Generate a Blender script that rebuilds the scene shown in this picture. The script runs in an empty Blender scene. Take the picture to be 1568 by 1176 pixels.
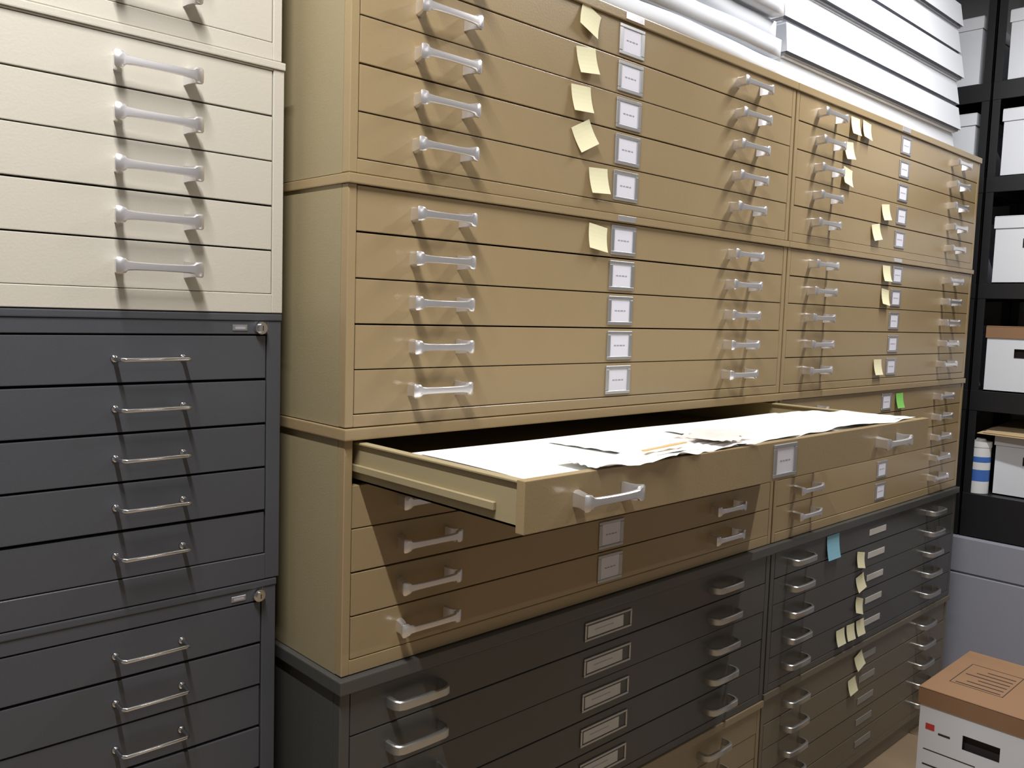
import bpy, bmesh, math, random
from mathutils import Vector, Matrix
random.seed(7)
S=bpy.context.scene
S.view_settings.view_transform='Standard'
S.view_settings.look='None'
FLOOR=-0.08

# ---------------------------------------------------------------- materials
def mat(name,col,rough=.5,metal=0.,bump=0.,bscale=300.,var=0.,coat=0.,vscale=3.,spec=.5,stretch=None):
    m=bpy.data.materials.new(name); m.use_nodes=True
    nt=m.node_tree; b=nt.nodes['Principled BSDF']
    b.inputs['Base Color'].default_value=(*col,1); b.inputs['Roughness'].default_value=rough
    b.inputs['Metallic'].default_value=metal
    b.inputs['Specular IOR Level'].default_value=spec
    if coat: b.inputs['Coat Weight'].default_value=coat; b.inputs['Coat Roughness'].default_value=.25
    tc=nt.nodes.new('ShaderNodeTexCoord')
    src=tc.outputs['Object']
    if stretch:
        mp=nt.nodes.new('ShaderNodeMapping'); mp.inputs['Scale'].default_value=stretch
        nt.links.new(src,mp.inputs['Vector']); src=mp.outputs['Vector']
    if var:
        n=nt.nodes.new('ShaderNodeTexNoise'); n.inputs['Scale'].default_value=vscale; n.inputs['Detail'].default_value=6
        nt.links.new(src,n.inputs['Vector'])
        mx=nt.nodes.new('ShaderNodeMix'); mx.data_type='RGBA'
        mx.inputs[6].default_value=(*[c*(1-var) for c in col],1); mx.inputs[7].default_value=(*[min(1,c*(1+var)) for c in col],1)
        nt.links.new(n.outputs['Fac'],mx.inputs[0]); nt.links.new(mx.outputs[2],b.inputs['Base Color'])
        mr=nt.nodes.new('ShaderNodeMapRange'); mr.inputs[3].default_value=max(.02,rough-.06); mr.inputs[4].default_value=rough+.08
        nt.links.new(n.outputs['Fac'],mr.inputs[0]); nt.links.new(mr.outputs[0],b.inputs['Roughness'])
    if bump:
        n2=nt.nodes.new('ShaderNodeTexNoise'); n2.inputs['Scale'].default_value=bscale; n2.inputs['Detail'].default_value=3
        nt.links.new(src,n2.inputs['Vector'])
        bp=nt.nodes.new('ShaderNodeBump'); bp.inputs['Strength'].default_value=bump; bp.inputs['Distance'].default_value=.002
        nt.links.new(n2.outputs['Fac'],bp.inputs['Height']); nt.links.new(bp.outputs['Normal'],b.inputs['Normal'])
    return m
M=dict(
 tan=mat('tan_enamel',(.345,.256,.140),.29,bump=.10,bscale=260,var=.07),
 tan_side=mat('tan_enamel_side',(.315,.262,.155),.40,bump=.1,var=.06),
 tan_in=mat('tan_drawer_interior',(.36,.295,.170),.5,var=.05),
 tan_low=mat('tan_enamel_dark',(.27,.21,.13),.34,bump=.1,var=.08),  # darker, greyer tan for the bottom main cabinet
 taupe=mat('taupe_enamel',(.16,.135,.10),.34,bump=.1,var=.08),
 beige=mat('beige_enamel',(.56,.53,.460),.42,bump=.12,bscale=260,var=.03),
 grey=mat('grey_enamel',(.070,.073,.084),.36,bump=.1,var=.10),
 dark=mat('dark_grey_enamel',(.072,.071,.066),.30,bump=.12,var=.10),
 black=mat('cavity_black',(.01,.01,.01),.8),
 alu=mat('cast_aluminium',(.86,.85,.88),.30,metal=.85,bump=.08,bscale=900),
 satin=mat('satin_metal',(.52,.52,.51),.34,metal=.9),
 chrome=mat('chrome',(.8,.8,.82),.14,metal=1),
 frame=mat('label_frame_zinc',(.52,.52,.53),.38,metal=.8),
 card=mat('label_card',(.78,.78,.88),.7),
 card2=mat('label_strip',(.55,.53,.50),.6,var=.1,vscale=40),
 card3=mat('label_strip_dull',(.30,.29,.27),.6,var=.1,vscale=40),
 ink=mat('label_ink',(.35,.35,.42),.8),
 note=mat('sticky_note_yellow',(.82,.78,.52),.8,var=.04,vscale=30),
 noteb=mat('sticky_note_blue',(.25,.52,.66),.8),
 noteg=mat('sticky_note_green',(.22,.60,.12),.8),
 paper=mat('paper_white',(.92,.92,.90),.8,bump=.1,bscale=12),
 paper2=mat('paper_print_pale',(.72,.63,.60),.8,var=.2,vscale=25),
 pencil=mat('kraft_strip',(.65,.42,.16),.6),
 whitebox=mat('white_box_board',(.74,.77,.83),.75,bump=.1,bscale=60,var=.02),
 shade_line=mat('box_shadow_line',(.30,.31,.34),.9),
 kraft=mat('kraft_board',(.29,.165,.088),.8,bump=.1,bscale=120,var=.06,vscale=8),
 shelf=mat('black_shelf_steel',(.012,.012,.014),.45,bump=.05),
 floor=mat('floor_vinyl',(.34,.25,.16),.4,var=.18,vscale=5,bump=.05),
 wall=mat('wall_paint',(.42,.42,.42),.85,bump=.15,bscale=90,var=.02),
 ceil=mat('ceiling_tile',(.58,.58,.58),.9,bump=.3,bscale=60),
 bluegrey=mat('blue_grey_cabinet',(.30,.31,.37),.5,var=.04),
 red=mat('print_red',(.55,.05,.05),.7), blackp=mat('print_black',(.04,.03,.03),.7),
 blue=mat('print_blue',(.05,.15,.5),.5), white_pl=mat('white_plastic',(.75,.77,.78),.35),
 manila=mat('manila_folder',(.64,.48,.28),.7,var=.05),
)

# ---------------------------------------------------------------- helpers
def obj(name,me,parent=None,loc=(0,0,0),rot=(0,0,0)):
    o=bpy.data.objects.new(name,me); S.collection.objects.link(o)
    o.location=loc; o.rotation_euler=rot
    if parent: o.parent=parent
    return o
def empty(name,loc=(0,0,0),rot=(0,0,0)):
    e=obj(name,None,None,loc,rot); e.empty_display_size=.1; return e
class MB:
    """multi-material mesh builder"""
    def __init__(s): s.bm=bmesh.new(); s.mats=[]
    def mi(s,m):
        if m not in s.mats: s.mats.append(m)
        return s.mats.index(m)
    def box(s,x0,x1,y0,y1,z0,z1,m,bev=0,rotz=0,rot=None,seg=1):
        v=[]; r=bmesh.ops.create_cube(s.bm,size=1.0); v=r['verts']
        c=Vector(((x0+x1)/2,(y0+y1)/2,(z0+z1)/2)); d=Vector((x1-x0,y1-y0,z1-z0))
        R=Matrix.Rotation(rotz,3,'Z') if rot is None else rot
        fs=set()
        for q in v:
            q.co=Vector((q.co.x*d.x,q.co.y*d.y,q.co.z*d.z))
            for f in q.link_faces: fs.add(f)
        k=s.mi(m)
        for f in fs: f.material_index=k
        if bev>0:
            es=list({e for q in v for e in q.link_edges})
            rr=bmesh.ops.bevel(s.bm,geom=es,offset=bev,segments=seg,affect='EDGES',profile=.7,clamp_overlap=True)
            vs={q for f in rr['faces'] for q in f.verts}
            vs|={q for q in v if q.is_valid}
            st=list(vs)
            while st:
                q=st.pop()
                for e in q.link_edges:
                    o=e.other_vert(q)
                    if o not in vs: vs.add(o); st.append(o)
            for f in {f for q in vs for f in q.link_faces}: f.material_index=k
        else: vs=set(v)
        for q in vs: q.co=R@q.co+c
        return vs
    def cyl(s,c,r,h,m,axis='Z',seg=32,r2=None):
        rr=bmesh.ops.create_cone(s.bm,cap_ends=True,segments=seg,radius1=r,radius2=r if r2 is None else r2,depth=h)
        R=Matrix.Identity(3)
        if axis=='Y': R=Matrix.Rotation(math.pi/2,3,'X')
        if axis=='X': R=Matrix.Rotation(math.pi/2,3,'Y')
        k=s.mi(m)
        for q in rr['verts']:
            q.co=R@q.co+Vector(c)
            for f in q.link_faces: f.material_index=k
    def mesh(s,name,smooth=False):
        me=bpy.data.meshes.new(name); bmesh.ops.recalc_face_normals(s.bm,faces=s.bm.faces)
        s.bm.to_mesh(me); s.bm.free()
        for m in s.mats: me.materials.append(m)
        if smooth:
            for p in me.polygons: p.use_smooth=True
        return me

# ---------------------------------------------------------------- handles
def strap_handle(name,st,t0,m):
    """swept strap; stations are (x,y,half height[,thickness])"""
    bm=bmesh.new(); rings=[]
    n=len(st)
    for i,q in enumerate(st):
        x,y,h=q[:3]; t=q[3] if len(q)>3 else t0
        a=Vector(st[max(0,i-1)][:2]); b=Vector(st[min(n-1,i+1)][:2]); d=(b-a).normalized()
        nx,ny=d.y,-d.x
        c=[]
        for (o,hh) in ((-t/2,-h),(t*.2,-h),(t*.55,-h*.78),(t*.6,0),(t*.55,h*.78),(t*.2,h),(-t/2,h),(-t/2,0)):
            c.append(bm.verts.new((x+nx*o,y+ny*o,hh)))
        rings.append(c)
    for a,b in zip(rings,rings[1:]):
        for j in range(8): bm.faces.new((a[j],a[(j+1)%8],b[(j+1)%8],b[j]))
    bm.faces.new(rings[0]); bm.faces.new(rings[-1][::-1])
    bmesh.ops.recalc_face_normals(bm,faces=bm.faces)
    me=bpy.data.meshes.new(name); bm.to_mesh(me); bm.free(); me.materials.append(m)
    for p in me.polygons: p.use_smooth=True
    try: me.set_sharp_from_angle(angle=math.radians(32))
    except Exception: pass
    return me
def sym(h,mid): return h+mid+[(-q[0],)+tuple(q[1:]) for q in h[::-1]]
H_arch=strap_handle('arch_pull',sym([(-.052,0,.0130,.011),(-.0535,-.010,.0118,.0095),(-.0570,-.020,.0114,.0085),(-.0615,-.0265,.0120,.0070),(-.0630,-.0285,.0122,.006),(-.0600,-.0300,.0120,.0055),(-.0530,-.0305,.0108,.0055),(-.0500,-.0308,.0072,.0055),(-.040,-.0312,.0062,.0055),(-.02,-.0318,.0057,.0055)],[(0,-.0320,.0056,.0055)]),.0055,M['alu'])
H_bail=strap_handle('bail_pull',sym([(-.058,0,.010),(-.0585,-.012,.010),(-.0575,-.022,.0095),(-.053,-.029,.009),(-.045,-.0325,.0085)],[(0,-.034,.008)]),.007,M['satin'])
def rod_handle(name,L,out,r,m):
    bm=bmesh.new(); pts=[(-L/2,0),(-L/2,-out+.006),(-L/2+.002,-out+.002),(-L/2+.006,-out),(L/2-.006,-out),(L/2-.002,-out+.002),(L/2,-out+.006),(L/2,0)]
    rings=[]
    for i,p in enumerate(pts):
        a=Vector(pts[max(0,i-1)]);b=Vector(pts[min(len(pts)-1,i+1)]);d=(b-a).normalized(); nn=Vector((d.y,-d.x))
        rings.append([bm.verts.new((p[0]+nn.x*r*math.cos(t),p[1]+nn.y*r*math.cos(t),r*math.sin(t))) for t in [k*math.pi/5 for k in range(10)]])
    for a,b in zip(rings,rings[1:]):
        for j in range(10): bm.faces.new((a[j],a[(j+1)%10],b[(j+1)%10],b[j]))
    for sx in (-1,1):
        rr=bmesh.ops.create_cone(bm,cap_ends=True,segments=12,radius1=.0065,radius2=.005,depth=.003,matrix=Matrix.Translation((sx*L/2,-.0015,0))@Matrix.Rotation(math.pi/2,4,'X'))
    bmesh.ops.recalc_face_normals(bm,faces=bm.faces)
    me=bpy.data.meshes.new(name); bm.to_mesh(me); bm.free(); me.materials.append(m)
    for p in me.polygons: p.use_smooth=True
    return me
H_rod=rod_handle('wire_pull',.104,.033,.0034,M['chrome'])

def label_mesh(w,h,style):
    b=MB()
    if style=='card':
        f=.0075; g=.0105
        b.box(-w/2,w/2,-.003,0,h/2-f,h/2,M['frame'],.001); b.box(-w/2,w/2,-.003,0,-h/2,-h/2+f,M['frame'],.001)
        b.box(-w/2,-w/2+g,-.003,0,-h/2+f,h/2-f,M['frame'],.001); b.box(w/2-g,w/2,-.003,0,-h/2+f,h/2-f,M['frame'],.001)
        b.box(-w/2+g,w/2-g,-.0012,0,-h/2+f,h/2-f,M['card'])
        x=-w*.22
        while x<w*.2:
            l=random.uniform(.005,.011); b.box(x,min(x+l,w*.25),-.0016,-.0012,-.0014,.0010,M['ink']); x+=l+.003
    elif style=='slot':
        f=.005
        b.box(-w/2,w/2,-.004,0,h/2-f,h/2,M['satin'],.001); b.box(-w/2,w/2,-.004,0,-h/2,-h/2+f,M['satin'],.001)
        b.box(-w/2,-w/2+f,-.004,0,-h/2+f,h/2-f,M['satin'],.001); b.box(w/2-f,w/2,-.004,0,-h/2+f,h/2-f,M['satin'],.001)
        b.box(-w/2+f,w/2-f,-.001,0,-h/2+f,h/2-f,M['dark'])
        b.box(-w/2+f*2,w*.32,-.002,-.001,-h/2+f*1.4,h/2-f*1.8,M['card2'])
        b.box(-w*.3,w*.1,-.0024,-.002,-.001,.001,M['ink'])
    else:
        b.box(-w/2,w/2,-.002,0,-h/2,h/2,M['card2' if style=='strip' else 'card3'],.0004)
    return b.mesh('label_holder')
L_card=label_mesh(.083,.062,'card'); L_card2=label_mesh(.076,.056,'card')
L_slot=label_mesh(.160,.042,'slot'); L_strip=label_mesh(.125,.020,'strip'); L_strip3=label_mesh(.12,.022,'dull')

# ---------------------------------------------------------------- cabinet
def cabinet(x0,x1,yf,depth,zt,zb,ft,pitch,n,col,side,handle,hx,hdz=0.,label=None,lx=0,fl=.016,fr=.016,cap=.006,capz=.02,openi=None,openy=0,skip_label=(),base=0,jit=.0012,plate=None,gap=.0026,name='flat_file_cabinet'):
    P=empty(name,(x0,yf,zb)); w=x1-x0; H=zt-zb; F=ft-zb; fb=F-n*pitch
    b=MB(); T=.012
    b.box(0,T,.0201,depth,0,H-capz,side); b.box(w-T,w,.0201,depth,0,H-capz,side)
    b.box(T,w-T,depth-T,depth,0,H-capz,side); b.box(T,w-T,0.0201,depth-T,0,.008,side)
    b.box(-cap*.6,w+cap*.2,-cap,depth,H-capz,H-.0006,col,.002,seg=2)
    b.box(0,fl,0,.02,0,H-capz,col,.0012); b.box(w-fr,w,0,.02,0,H-capz,col,.0012)
    if F<H-capz-.001: b.box(fl,w-fr,0.0,.02,F,H-capz,col,.001)
    b.box(fl,w-fr,0,.02,0,fb,col,.001)
    if openi is None: b.box(T,w-T,.021,.03,.01,H-capz-.001,M['black'])
    else:
        b.box(T,w-T,.021,.03,.01,F-(openi+1)*pitch-.004,M['black'])
        b.box(T,w-T,.03,depth-T,F-(openi+1)*pitch-.008,F-(openi+1)*pitch-.004,side)
        if openi>0: b.box(T,w-T,.021,.03,F-openi*pitch,H-capz-.001,M['black'])
    if plate: b.box(plate-.03,plate+.03,-cap-.0015,-cap+.001,H-capz*.85,H-capz*.15,M['alu'],.0005)
    obj('shell',b.mesh('cabinet_shell'),P)
    for i in range(n):
        zt_=F-i*pitch-gap/2; zb_=F-(i+1)*pitch+gap/2
        y=0.0012+random.uniform(-1,1)*jit; dz=random.uniform(-.0006,.0006)
        if i==openi: y=openy
        b=MB()
        b.box(fl+gap*.6,w-fr-gap*.6,y,y+.016,zb_+dz,zt_+dz,col,.0012,seg=2)
        if i==openi:
            D=.86; q=y+.016; a=fl+.012; e=w-fr-.012; s=M['tan_in']
            b.box(a,e,q,q+D,zb_+.004,zb_+.007,s)
            for (u,v) in ((a,a+.004),(e-.004,e)): b.box(u,v,q,q+D,zb_+.004,zt_-.004,s)
            b.box(a-.004,a+.012,q,q+D,zt_-.007,zt_-.003,s,.001); b.box(e-.016,e+.004,q,q+D,zt_-.007,zt_-.003,s,.001)
            b.box(a-.006,a,q+.05,q+D,zb_+.02,zb_+.032,s,.001); b.box(e,e+.006,q+.05,q+D,zb_+.02,zb_+.032,s,.001)
            b.box(a+.016,e-.016,q,q+.006,zt_-.012,zt_-.002,s,.001)
            b.box(a,e,q+D-.004,q+D,zb_+.004,zt_-.004,s)
        obj('drawer_%d'%(i+1),b.mesh('drawer_front'),P)
        zc=(zt_+zb_)/2
        if handle:
            for j,h in enumerate(hx): obj('pull_%d_%d'%(i+1,j+1),handle,P,(h-x0,y+.0003,zc+hdz))
        if label and i not in skip_label: obj('label_holder_%d'%(i+1),label,P,(lx-x0,y,zc))
    return P
Z=1.45
def rows(x0,x1,hx,lx,stack):
    d=.95
    lab=L_card if stack==0 else L_card2
    cabinet(x0,x1,0,d,.640+Z,.2232+Z,.6205+Z,.075,5,M['tan'],M['tan_side'],H_arch,hx,label=lab,lx=lx,plate=(x1-x0)/2)
    cabinet(x0,x1,0,d,.2222+Z,-.190+Z,.2055+Z,.075,5,M['tan'],M['tan_side'],H_arch,hx,label=lab,lx=lx,plate=(x1-x0)/2,capz=.0165)
X0,X1=.012,1.398
Y0=1.404; Y1=2.792
rows(X0,X1,(.196,1.170),.704,0)
rows(Y0,Y1,(1.580,2.562),2.115,1)
open_cab=cabinet(X0,X1,0,.95,-.191+Z,-.612+Z,-.2115+Z,.075,5,M['tan'],M['tan_side'],H_arch,(.182,1.150),label=L_card,lx=.704,openi=0,openy=-.405,capz=.0195,cap=.009,skip_label=(1,2))
cabinet(Y0,Y1,0,.95,-.191+Z,-.612+Z,-.2115+Z,.075,5,M['tan'],M['tan_side'],H_arch,(1.575,2.56),label=L_card2,lx=2.10,capz=.0195,skip_label=(1,2))
cabinet(X0-.004,X1,-.004,.96,-.613+Z,-1.06+Z,-.640+Z,.080,5,M['dark'],M['dark'],H_bail,(.165,1.16),label=L_slot,lx=.704,capz=.024,cap=.012,fl=.02,fr=.02)
cabinet(Y0,Y1,-.004,.96,-.613+Z,-1.045+Z,-.640+Z,.077,5,M['dark'],M['dark'],H_bail,(1.555,2.56),label=L_strip,lx=2.09,capz=.024,cap=.010,fl=.02,fr=.02)
cabinet(X0,X1,0,.95,-1.061+Z,-1.47+Z,-1.083+Z,.073,5,M['tan_low'],M['tan_side'],H_bail,(.18,1.15),label=L_strip,lx=.704,capz=.02,cap=.008)
cabinet(Y0,Y1,0,.95,-1.046+Z,-1.47+Z,-1.070+Z,.075,5,M['taupe'],M['taupe'],H_bail,(1.58,2.56),label=L_strip3,lx=2.09,capz=.02,cap=.008)
for (a,c,mm) in ((X0,X1,'tan'),(Y0,Y1,'taupe')):
    b=MB(); b.box(0,c-a,0,.93,0,-1.471+Z-FLOOR,M[mm],.002); obj('cabinet_plinth',b.mesh('plinth'),None,(a,.01,FLOOR))

# left stack
LY=.151; LX1=-.020; LX0=-1.10
hx=(-.238,-.90)
cabinet(LX0,LX1-.004,LY+.002,.72,2.28,1.862,2.26,.074,5,M['beige'],M['beige'],H_arch,hx,fl=.03,fr=.016,capz=.012,cap=.002,jit=.001,hdz=-.004)
cabinet(LX0,LX1,LY,.72,1.861,1.443,1.845,.074,5,M['beige'],M['beige'],H_arch,hx,fl=.03,fr=.020,capz=.013,cap=.003,jit=.001,hdz=-.004)
g=cabinet(LX0,LX1-.002,LY,.72,1.442,.982,1.407,.076,5,M['grey'],M['grey'],H_rod,(-.245,-.90),fl=.03,fr=.026,capz=.012,cap=.002,jit=.002,gap=.0045)
g2=cabinet(LX0,LX1-.008,LY,.72,.981,.521,.946,.076,5,M['grey'],M['grey'],H_rod,(-.247,-.90),fl=.03,fr=.026,capz=.012,cap=.002,jit=.002,gap=.0045)
cabinet(LX0,LX1-.010,LY,.72,.520,.062,.485,.076,5,M['grey'],M['grey'],H_rod,(-.247,-.90),fl=.03,fr=.026,capz=.012,cap=.002,jit=.002,gap=.0045)
b=MB(); b.box(0,LX1-LX0-.02,0,.70,0,.061-FLOOR,M['grey'],.002); obj('cabinet_plinth',b.mesh('plinth'),None,(LX0,LY+.01,FLOOR))
for G,top in ((g,.460),(g2,.460)):
    b=MB(); cx=-.062-LX0; cz=top-.0245
    b.cyl((cx,-.004,cz),.0105,.008,M['chrome'],'Y'); b.cyl((cx,-.010,cz),.0075,.006,M['chrome'],'Y'); b.box(cx-.0008,cx+.0008,-.0135,-.0125,cz-.004,cz+.004,M['blackp'])
    b.box(cx-.048,cx-.022,-.0012,0.001,cz-.005,cz+.005,M['satin'],.0008); b.box(cx-.044,cx-.026,-.0016,-.0012,cz-.002,cz+.002,M['ink'])
    obj('lock',b.mesh('lock'),G)

# ---------------------------------------------------------------- sheets in the open drawer
def sheet(x0,x1,y0,y1,z,amp,m,rot=0,seed=0,name='sheet',nx=60,ny=16,curl=0,fray=.006,crump=0):
    rnd=random.Random(seed); bm=bmesh.new(); g=[]
    ph=[rnd.uniform(0,6) for _ in range(8)]
    cx,cy=(x0+x1)/2,(y0+y1)/2
    for j in range(ny+1):
        r=[]
        for i in range(nx+1):
            u=i/nx;v=j/ny; x=x0+(x1-x0)*u; y=y0+(y1-y0)*v
            if j==0: y+=fray*(math.sin(9*u+ph[0])+.6*math.sin(31*u+ph[1]))
            if j==ny: y+=fray*1.5*math.sin(6*u+ph[5])
            zz=z+amp*(.5+.5*math.sin(5*u+ph[2]+2*v))+amp*.5*math.sin(13*u+ph[3])*math.sin(4*v+ph[4])+curl*max(0,(.25-v)/.25)**2*(math.sin(14*u+ph[5]))
            if crump: zz+=crump*abs(math.sin(23*u+ph[6]+3*v))*abs(math.sin(17*v+ph[7]+9*u))
            dx,dy=x-cx,y-cy
            r.append(bm.verts.new((cx+dx*math.cos(rot)-dy*math.sin(rot),cy+dx*math.sin(rot)+dy*math.cos(rot),zz)))
        g.append(r)
    for j in range(ny):
        for i in range(nx): bm.faces.new((g[j][i],g[j][i+1],g[j+1][i+1],g[j+1][i]))
    me=bpy.data.meshes.new(name); bm.to_mesh(me); bm.free(); me.materials.append(m)
    for p in me.polygons: p.use_smooth=True
    return me
ps=empty('drawing_sheets',(.1,-.36,1.19))
def addsheet(n,*a,**k):
    o=obj(n,sheet(*a,**k),ps); o.location=(-.1,.36,-1.19); return o
b=MB(); b.box(.052,1.22,-.380,-.135,1.1735,1.226,M['paper'],.003); o=obj('sheet_stack',b.mesh('sheet_stack'),ps,(-.1,.36,-1.19))
addsheet('sheet_1',.046,1.18,-.384,-.115,1.229,.002,M['paper'],.000,1,curl=.001,fray=.001)
addsheet('sheet_2',.060,1.25,-.384,-.135,1.231,.002,M['paper'],-.004,2,curl=.002,fray=.002)
addsheet('sheet_3',.32,1.28,-.386,-.165,1.234,.003,M['paper'],.006,3,curl=.004,crump=.002)
addsheet('sheet_4',.60,1.335,-.388,-.20,1.237,.003,M['paper'],-.006,5,curl=.003,crump=.002)
addsheet('sheet_crumpled',.17,.60,-.407,-.33,1.238,.002,M['paper'],.03,8,curl=.004,crump=.004,fray=.006,nx=70,ny=26)
addsheet('sheet_print',.50,.64,-.385,-.29,1.246,.003,M['paper2'],.25,4,nx=24,ny=12,crump=.004)
b=MB(); b.box(.32,.46,-.366,-.360,1.2460,1.2485,M['pencil'],.001,rotz=.12); obj('kraft_strip',b.mesh('kraft_strip'),ps,(-.1,.36,-1.19))

# ---------------------------------------------------------------- sticky notes
def note(x,z,w=.058,h=.052,rot=0,m='note',y=-.0022):
    bm=bmesh.new(); n=6; v=[]
    for j in range(n+1):
        t=j/n
        v.append([bm.verts.new((sx*w/2,-.012*(t**2)*.8,h*(.5-t))) for sx in (-1,1)])
    for j in range(n): bm.faces.new((v[j][0],v[j+1][0],v[j+1][1],v[j][1]))
    me=bpy.data.meshes.new('sticky_note'); bm.to_mesh(me); bm.free(); me.materials.append(M[m])
    obj('sticky_note',me,None,(x,y,z),(0,rot,0))
f1=.583+Z; f2=.168+Z; f3=-.249+Z; f4=-.680+Z; f5=-1.108+Z
note(.565,f1+.010,rot=.35); note(.562,f1-.075+.006,rot=-.12); note(.550,f1-.150+.004,rot=-.06); note(.562,f1-.225+.008,rot=-.45); note(.612,f1-.300,rot=-.06)
note(.615,f2-.001,rot=.12)
def n2(dx,row,d,**k):
    base,p={1:(f1,.075),2:(f2,.075),3:(f3,.075),4:(f4,.077),5:(f5,.075)}[row]
    note(2.115+dx,base-p*d+k.pop('dz',0),w=.056,h=.050,y=-.0022 if row!=4 else -.0065,**k)
n2(-.37,1,0);n2(-.295,1,0,rot=.1);n2(-.40,1,1,rot=-.1);n2(-.40,1,2,rot=.15);n2(-.125,1,3,rot=-.1);n2(-.185,1,4,rot=-.15,dz=.008)
n2(-.09,2,0);n2(-.09,2,1,rot=.1);n2(-.11,2,4)
n2(.08,3,0,m='noteg')
note(1.765,f4+.0,w=.08,h=.075,m='noteb',y=-.0065)
n2(-.15,4,1,rot=.2);n2(-.14,4,2,rot=-.2);n2(-.14,4,3,rot=.3);n2(-.26,4,4);n2(-.19,4,4,rot=.05);n2(-.12,4,4)
n2(-.10,5,0,rot=-.3);n2(-.14,5,1,rot=-.1)

# ---------------------------------------------------------------- stuff on top of the cabinets
def lidbox(name,w,d,h,loc,rot=0):
    b=MB()
    vs=b.box(.010,w-.010,.010,d-.010,0,h*.5,M['whitebox'],.002)
    bm=b.bm; k=b.mi(M['whitebox'])
    lo=[(-.002,-.006),(w+.002,-.006),(w+.002,d),(-.002,d)]; hi=[(.006,.006),(w-.006,.006),(w-.006,d-.01),(.006,d-.01)]
    A=[bm.verts.new((x,y,h*.12)) for x,y in lo]; B=[bm.verts.new((x,y,h-.001)) for x,y in hi]
    for i in range(4):
        f=bm.faces.new((A[i],A[(i+1)%4],B[(i+1)%4],B[i])); f.material_index=k
    f=bm.faces.new(B); f.material_index=k
    b.box(.004,w-.004,.003,d-.004,h*.06,h*.14,M['shade_line'])  # grey strip paints the thin shadow under the lid's lower edge
    return obj(name,b.mesh(name),None,loc,(0,0,rot))
zt=.641+Z
for i in range(6):
    lidbox('flat_storage_box',1.30-.004*i,.80,.094,(1.452+random.uniform(-.006,.006),.075+random.uniform(-.008,.008),zt+i*.0945),random.uniform(-.004,.004))
bd=empty('poster_boards',(.2,.05,zt))
for i in range(4):
    m=sheet(.15+random.uniform(-.05,.05),1.37+random.uniform(-.02,.02),.03+random.uniform(-.004,.02),.80,zt+.003+i*.055,.004,M['whitebox'],random.uniform(-.006,.006),20+i,nx=30,ny=8,fray=.002)
    o=obj('board_%d'%i,m,bd,(-.2,-.05,-zt)); md=o.modifiers.new('t','SOLIDIFY'); md.thickness=.046; md.offset=1

# ---------------------------------------------------------------- banker boxes
def banker(name,loc,L=.38,Wd=.32,H=.245,lidm=None,rot=0,prints=True):
    lidm=lidm or M['kraft']
    P=empty(name,loc,(0,0,rot)); b=MB(); wb=M['whitebox']; t=.004; e=.005
    hz0,hz1=H*.52,H*.66; c=Wd/2; hw=.045
    b.box(e,L-e,e,Wd-e,0,.005,wb)
    b.box(e,L-e,e,e+t,0,H-.01,wb); b.box(e,L-e,Wd-e-t,Wd-e,0,H-.01,wb)
    for xx in (e,L-e-t):
        b.box(xx,xx+t,e+t,c-hw,0,H-.01,wb); b.box(xx,xx+t,c+hw,Wd-e-t,0,H-.01,wb)
        b.box(xx,xx+t,c-hw,c+hw,0,hz0,wb); b.box(xx,xx+t,c-hw,c+hw,hz1,H-.01,wb)
    b.box(.03,L-.03,.03,Wd-.03,.006,H*.85,M['blackp'])
    if prints:
        for k in range(4): b.box(e-.0006,e+.0002,c-.1+k*.004,c-.03+.01*k,H*.36-k*.016,H*.36+.004-k*.016,M['blackp'])
        b.box(e-.0006,e+.0002,Wd-.045,Wd-.022,H*.60,H*.66,M['red']); b.box(e-.0006,e+.0002,Wd-.085,Wd-.055,H*.58,H*.60,M['blackp'])
        b.box(e-.0006,e+.0002,Wd-.10,Wd-.02,H*.25,H*.265,M['blackp']); b.box(e-.0006,e+.0002,Wd-.06,Wd-.03,H*.12,H*.18,M['red'])
        b.box(e-.0006,e+.0002,Wd-.15,Wd-.02,H*.40,H*.41,M['blackp'])
    obj('body',b.mesh('box_body'),P)
    b=MB(); h2=.048
    b.box(0,L,0,Wd,H-.004,H,lidm,.0015); b.box(0,L,0,.003,H-h2,H-.004,lidm); b.box(0,L,Wd-.003,Wd,H-h2,H-.004,lidm)
    b.box(0,.003,.003,Wd-.003,H-h2,H-.004,lidm); b.box(L-.003,L,.003,Wd-.003,H-h2,H-.004,lidm)
    if prints:
        y0=Wd*.45; y1=Wd*.86
        for yy in (y0,y1): b.box(L*.25,L*.72,yy,yy+.002,H,H+.0006,M['blackp'])
        for xx in (L*.25,L*.72): b.box(xx,xx+.002,y0,y1,H,H+.0006,M['blackp'])
        for k in range(6): b.box(L*.28+k*.026,L*.285+k*.026+.003,y0+.01,y1-.01-.02*(k%3),H,H+.0006,M['blackp'])
    obj('lid',b.mesh('box_lid'),P)
    return P
banker('bankers_box',(1.61,-.665,FLOOR+.0005),H=.284,lidm=M['whitebox'],prints=False)
banker('bankers_box',(1.61,-.665,FLOOR+.2855),H=.284)

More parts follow.
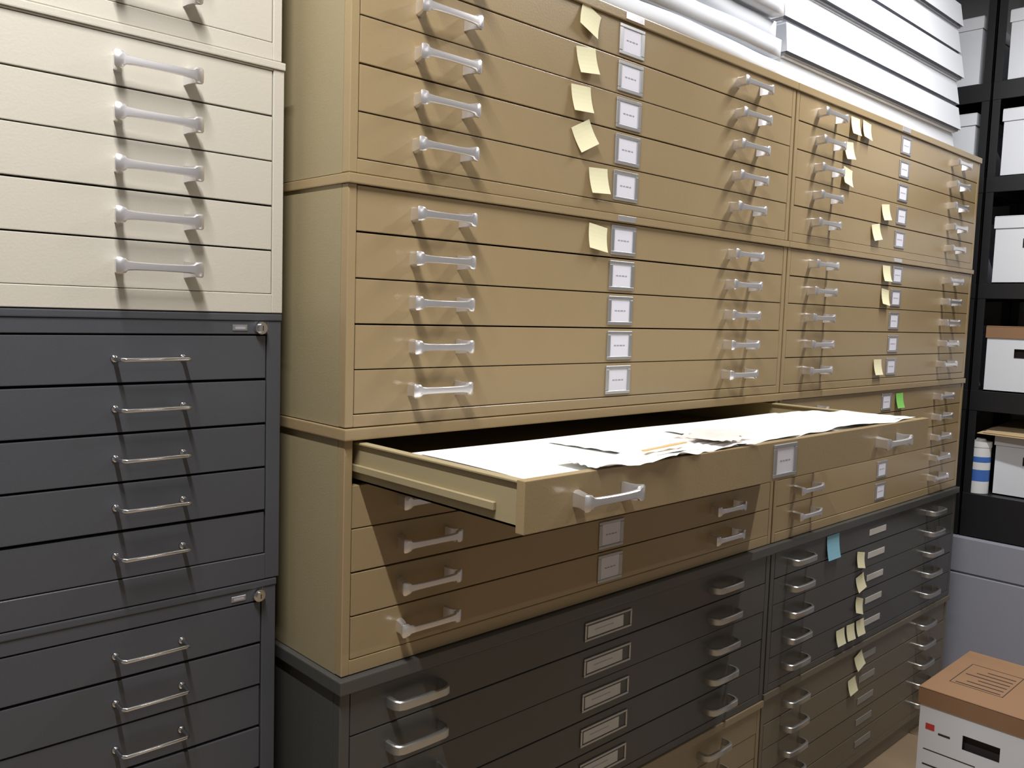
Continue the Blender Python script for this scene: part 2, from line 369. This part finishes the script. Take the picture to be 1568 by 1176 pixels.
# ---------------------------------------------------------------- shelving at the right
SX=3.0; SD=.46; SB=.601
def shelving(y0,y1):
    P=empty('black_steel_shelving',(SX,y0,SB)); b=MB()
    for yy in (y0,y1-.032):
        for xx in (SX,SX+SD-.032):
            b.box(xx,xx+.003,yy,yy+.032,SB,2.95,M['shelf']); b.box(xx,xx+.032,yy if yy==y0 else yy+.029,(yy if yy==y0 else yy+.029)+.003,SB,2.95,M['shelf'])
    for z,h in LV:
        b.box(SX+.003,SX+SD-.003,y0+.004,y1-.004,z-.006,z,M['shelf'])
        b.box(SX-.002,SX+.004,y0+.002,y1-.002,z-h,z,M['shelf'],.001); b.box(SX+SD-.008,SX+SD-.002,y0+.004,y1-.004,z-h,z,M['shelf'])
        b.box(SX+.01,SX+SD-.01,y0+.005,y0+.010,z-h,z,M['shelf']); b.box(SX+.01,SX+SD-.01,y1-.010,y1-.005,z-h,z,M['shelf'])
    obj('frame',b.mesh('shelving_frame'),P,(-SX,-y0,-SB))
LV=[(2.42,.07),(2.05,.06),(1.63,.06),(1.20,.08),(.78,.175)]
shelving(-.92,.045); shelving(.050,1.0)
def wb(y,z,H=.262,lid='whitebox',x=SX+.012): banker('bankers_box',(x,y,z+.001),L=.40,Wd=.30,H=H,lidm=M[lid],prints=False)
for z,h,l in ((2.42,.27,'whitebox'),(2.05,.262,'whitebox'),(1.63,.265,'whitebox'),(1.20,.262,'kraft')):
    for y in (-.295,-.61): wb(y,z,h,l)
    for y in (.10,.42): wb(y,z,h,l if l!='kraft' else 'whitebox')
# yellow note on the kraft-lidded box
bm=bmesh.new(); bm.faces.new([bm.verts.new(p) for p in ((0,-.04,-.035),(0,.04,-.035),(0,.04,.035),(0,-.04,.035))])
me=bpy.data.meshes.new('sticky_note'); bm.to_mesh(me); bm.free(); me.materials.append(M['note'])
obj('sticky_note',me,None,(SX+.0155,-.185,1.34))
wb(-.66,.78,.25)
b=MB(); b.box(0,.33,0,.50,0,.003,M['manila'],.001); b.box(.01,.32,.02,.48,.0031,.0055,M['paper']); b.box(.005,.33,0,.48,.0056,.009,M['manila'],.001)
obj('manila_folder',b.mesh('manila_folder'),None,(2.955,-.49,.78+.2525-.006),(0,-.11,-.10))
wb(-.345,.78,.25,x=SX+.055)
b=MB(); b.cyl((0,0,.095),.040,.19,M['white_pl']); b.cyl((0,0,.10),.0404,.10,M['blue']); b.cyl((0,0,.112),.0407,.03,M['white_pl']); b.cyl((0,0,.20),.042,.022,M['white_pl']); b.cyl((0,0,.216),.022,.012,M['white_pl'],r2=.016)
me=b.mesh('wipes_canister',True); me.set_sharp_from_angle(angle=.6)
obj('wipes_canister',me,None,(SX+.05,.004,.7815))
def lowcab(y0,y1):
    b=MB(); x0=SX-.02; h=SB-.001-FLOOR
    b.box(.01,.48,0,y1-y0,0,h,M['bluegrey'],.003)
    for za,zb in ((.005,h*.775),(h*.785,h-.003)):
        b.box(0,.01,.002,y1-y0-.002,za,zb,M['bluegrey'],.003)
    for zz in (h*.70,): b.box(-.010,0,(y1-y0)/2-.05,(y1-y0)/2+.05,zz,zz+.010,M['satin'],.002)
    obj('lateral_file_cabinet',b.mesh('lateral_file'),None,(x0,y0,FLOOR))
lowcab(-.92,.20); lowcab(.203,1.0)

# ---------------------------------------------------------------- room
def slab(name,x0,x1,y0,y1,z0,z1,m):
    b=MB(); b.box(x0,x1,y0,y1,z0,z1,m); return obj(name,b.mesh(name))
CE=3.0
slab('floor',-3.0,3.6,-4.0,1.2,FLOOR-.05,FLOOR,M['floor'])
slab('wall_back',-3.0,3.6,1.1,1.2,FLOOR,CE,M['wall'])
slab('wall_right',3.5,3.6,-4.0,1.1,FLOOR,CE,M['wall'])
slab('wall_left',-3.1,-3.0,-4.0,1.2,FLOOR,CE,M['wall'])
slab('wall_front',-3.0,3.6,-4.1,-4.0,FLOOR,CE,M['wall'])
slab('ceiling',-3.1,3.6,-4.1,1.2,CE,CE+.05,M['ceil'])

# ---------------------------------------------------------------- lights
def tube(x,y,L,E,rot=0,col=(1,.98,.955)):
    e=empty('fluorescent_fixture',(x,y,CE)); e.rotation_euler=(0,0,rot)
    b=MB(); b.box(-L/2-.03,L/2+.03,-.08,.08,-.05,-.001,M['white_pl'],.004); obj('housing',b.mesh('housing'),e)
    ld=bpy.data.lights.new('tube_light','AREA'); ld.shape='RECTANGLE'; ld.size=L; ld.size_y=.03; ld.energy=E; ld.color=col
    o=bpy.data.objects.new('tube_light',ld); S.collection.objects.link(o); o.parent=e; o.location=(0,0,-.056)
tube(-.62,-.66,.8,54,rot=math.pi/2)
tube(1.85,-.66,.8,40,rot=math.pi/2)
tube(.6,-2.9,1.2,12,rot=0)  # added fill light, unseen behind the camera
w=bpy.data.worlds.new('world'); S.world=w; w.use_nodes=True
w.node_tree.nodes['Background'].inputs[0].default_value=(.9,.93,1,1); w.node_tree.nodes['Background'].inputs[1].default_value=.3

# ---------------------------------------------------------------- camera
yaw,pitch,roll=.762,-.084,.032
f=Vector((math.sin(yaw)*math.cos(pitch),math.cos(yaw)*math.cos(pitch),math.sin(pitch)))
r0=Vector((math.cos(yaw),-math.sin(yaw),0)); u0=r0.cross(f)
r=math.cos(roll)*r0+math.sin(roll)*u0; u=-math.sin(roll)*r0+math.cos(roll)*u0
cd=bpy.data.cameras.new('camera'); cam=bpy.data.objects.new('camera',cd); S.collection.objects.link(cam)
Mx=Matrix((r,u,-f)).transposed().to_4x4(); Mx.translation=Vector((-.757,-1.198,1.459)); cam.matrix_world=Mx
cd.sensor_width=36; cd.sensor_fit='HORIZONTAL'; cd.lens=36*1320/1568; cd.clip_start=.02
S.camera=cam
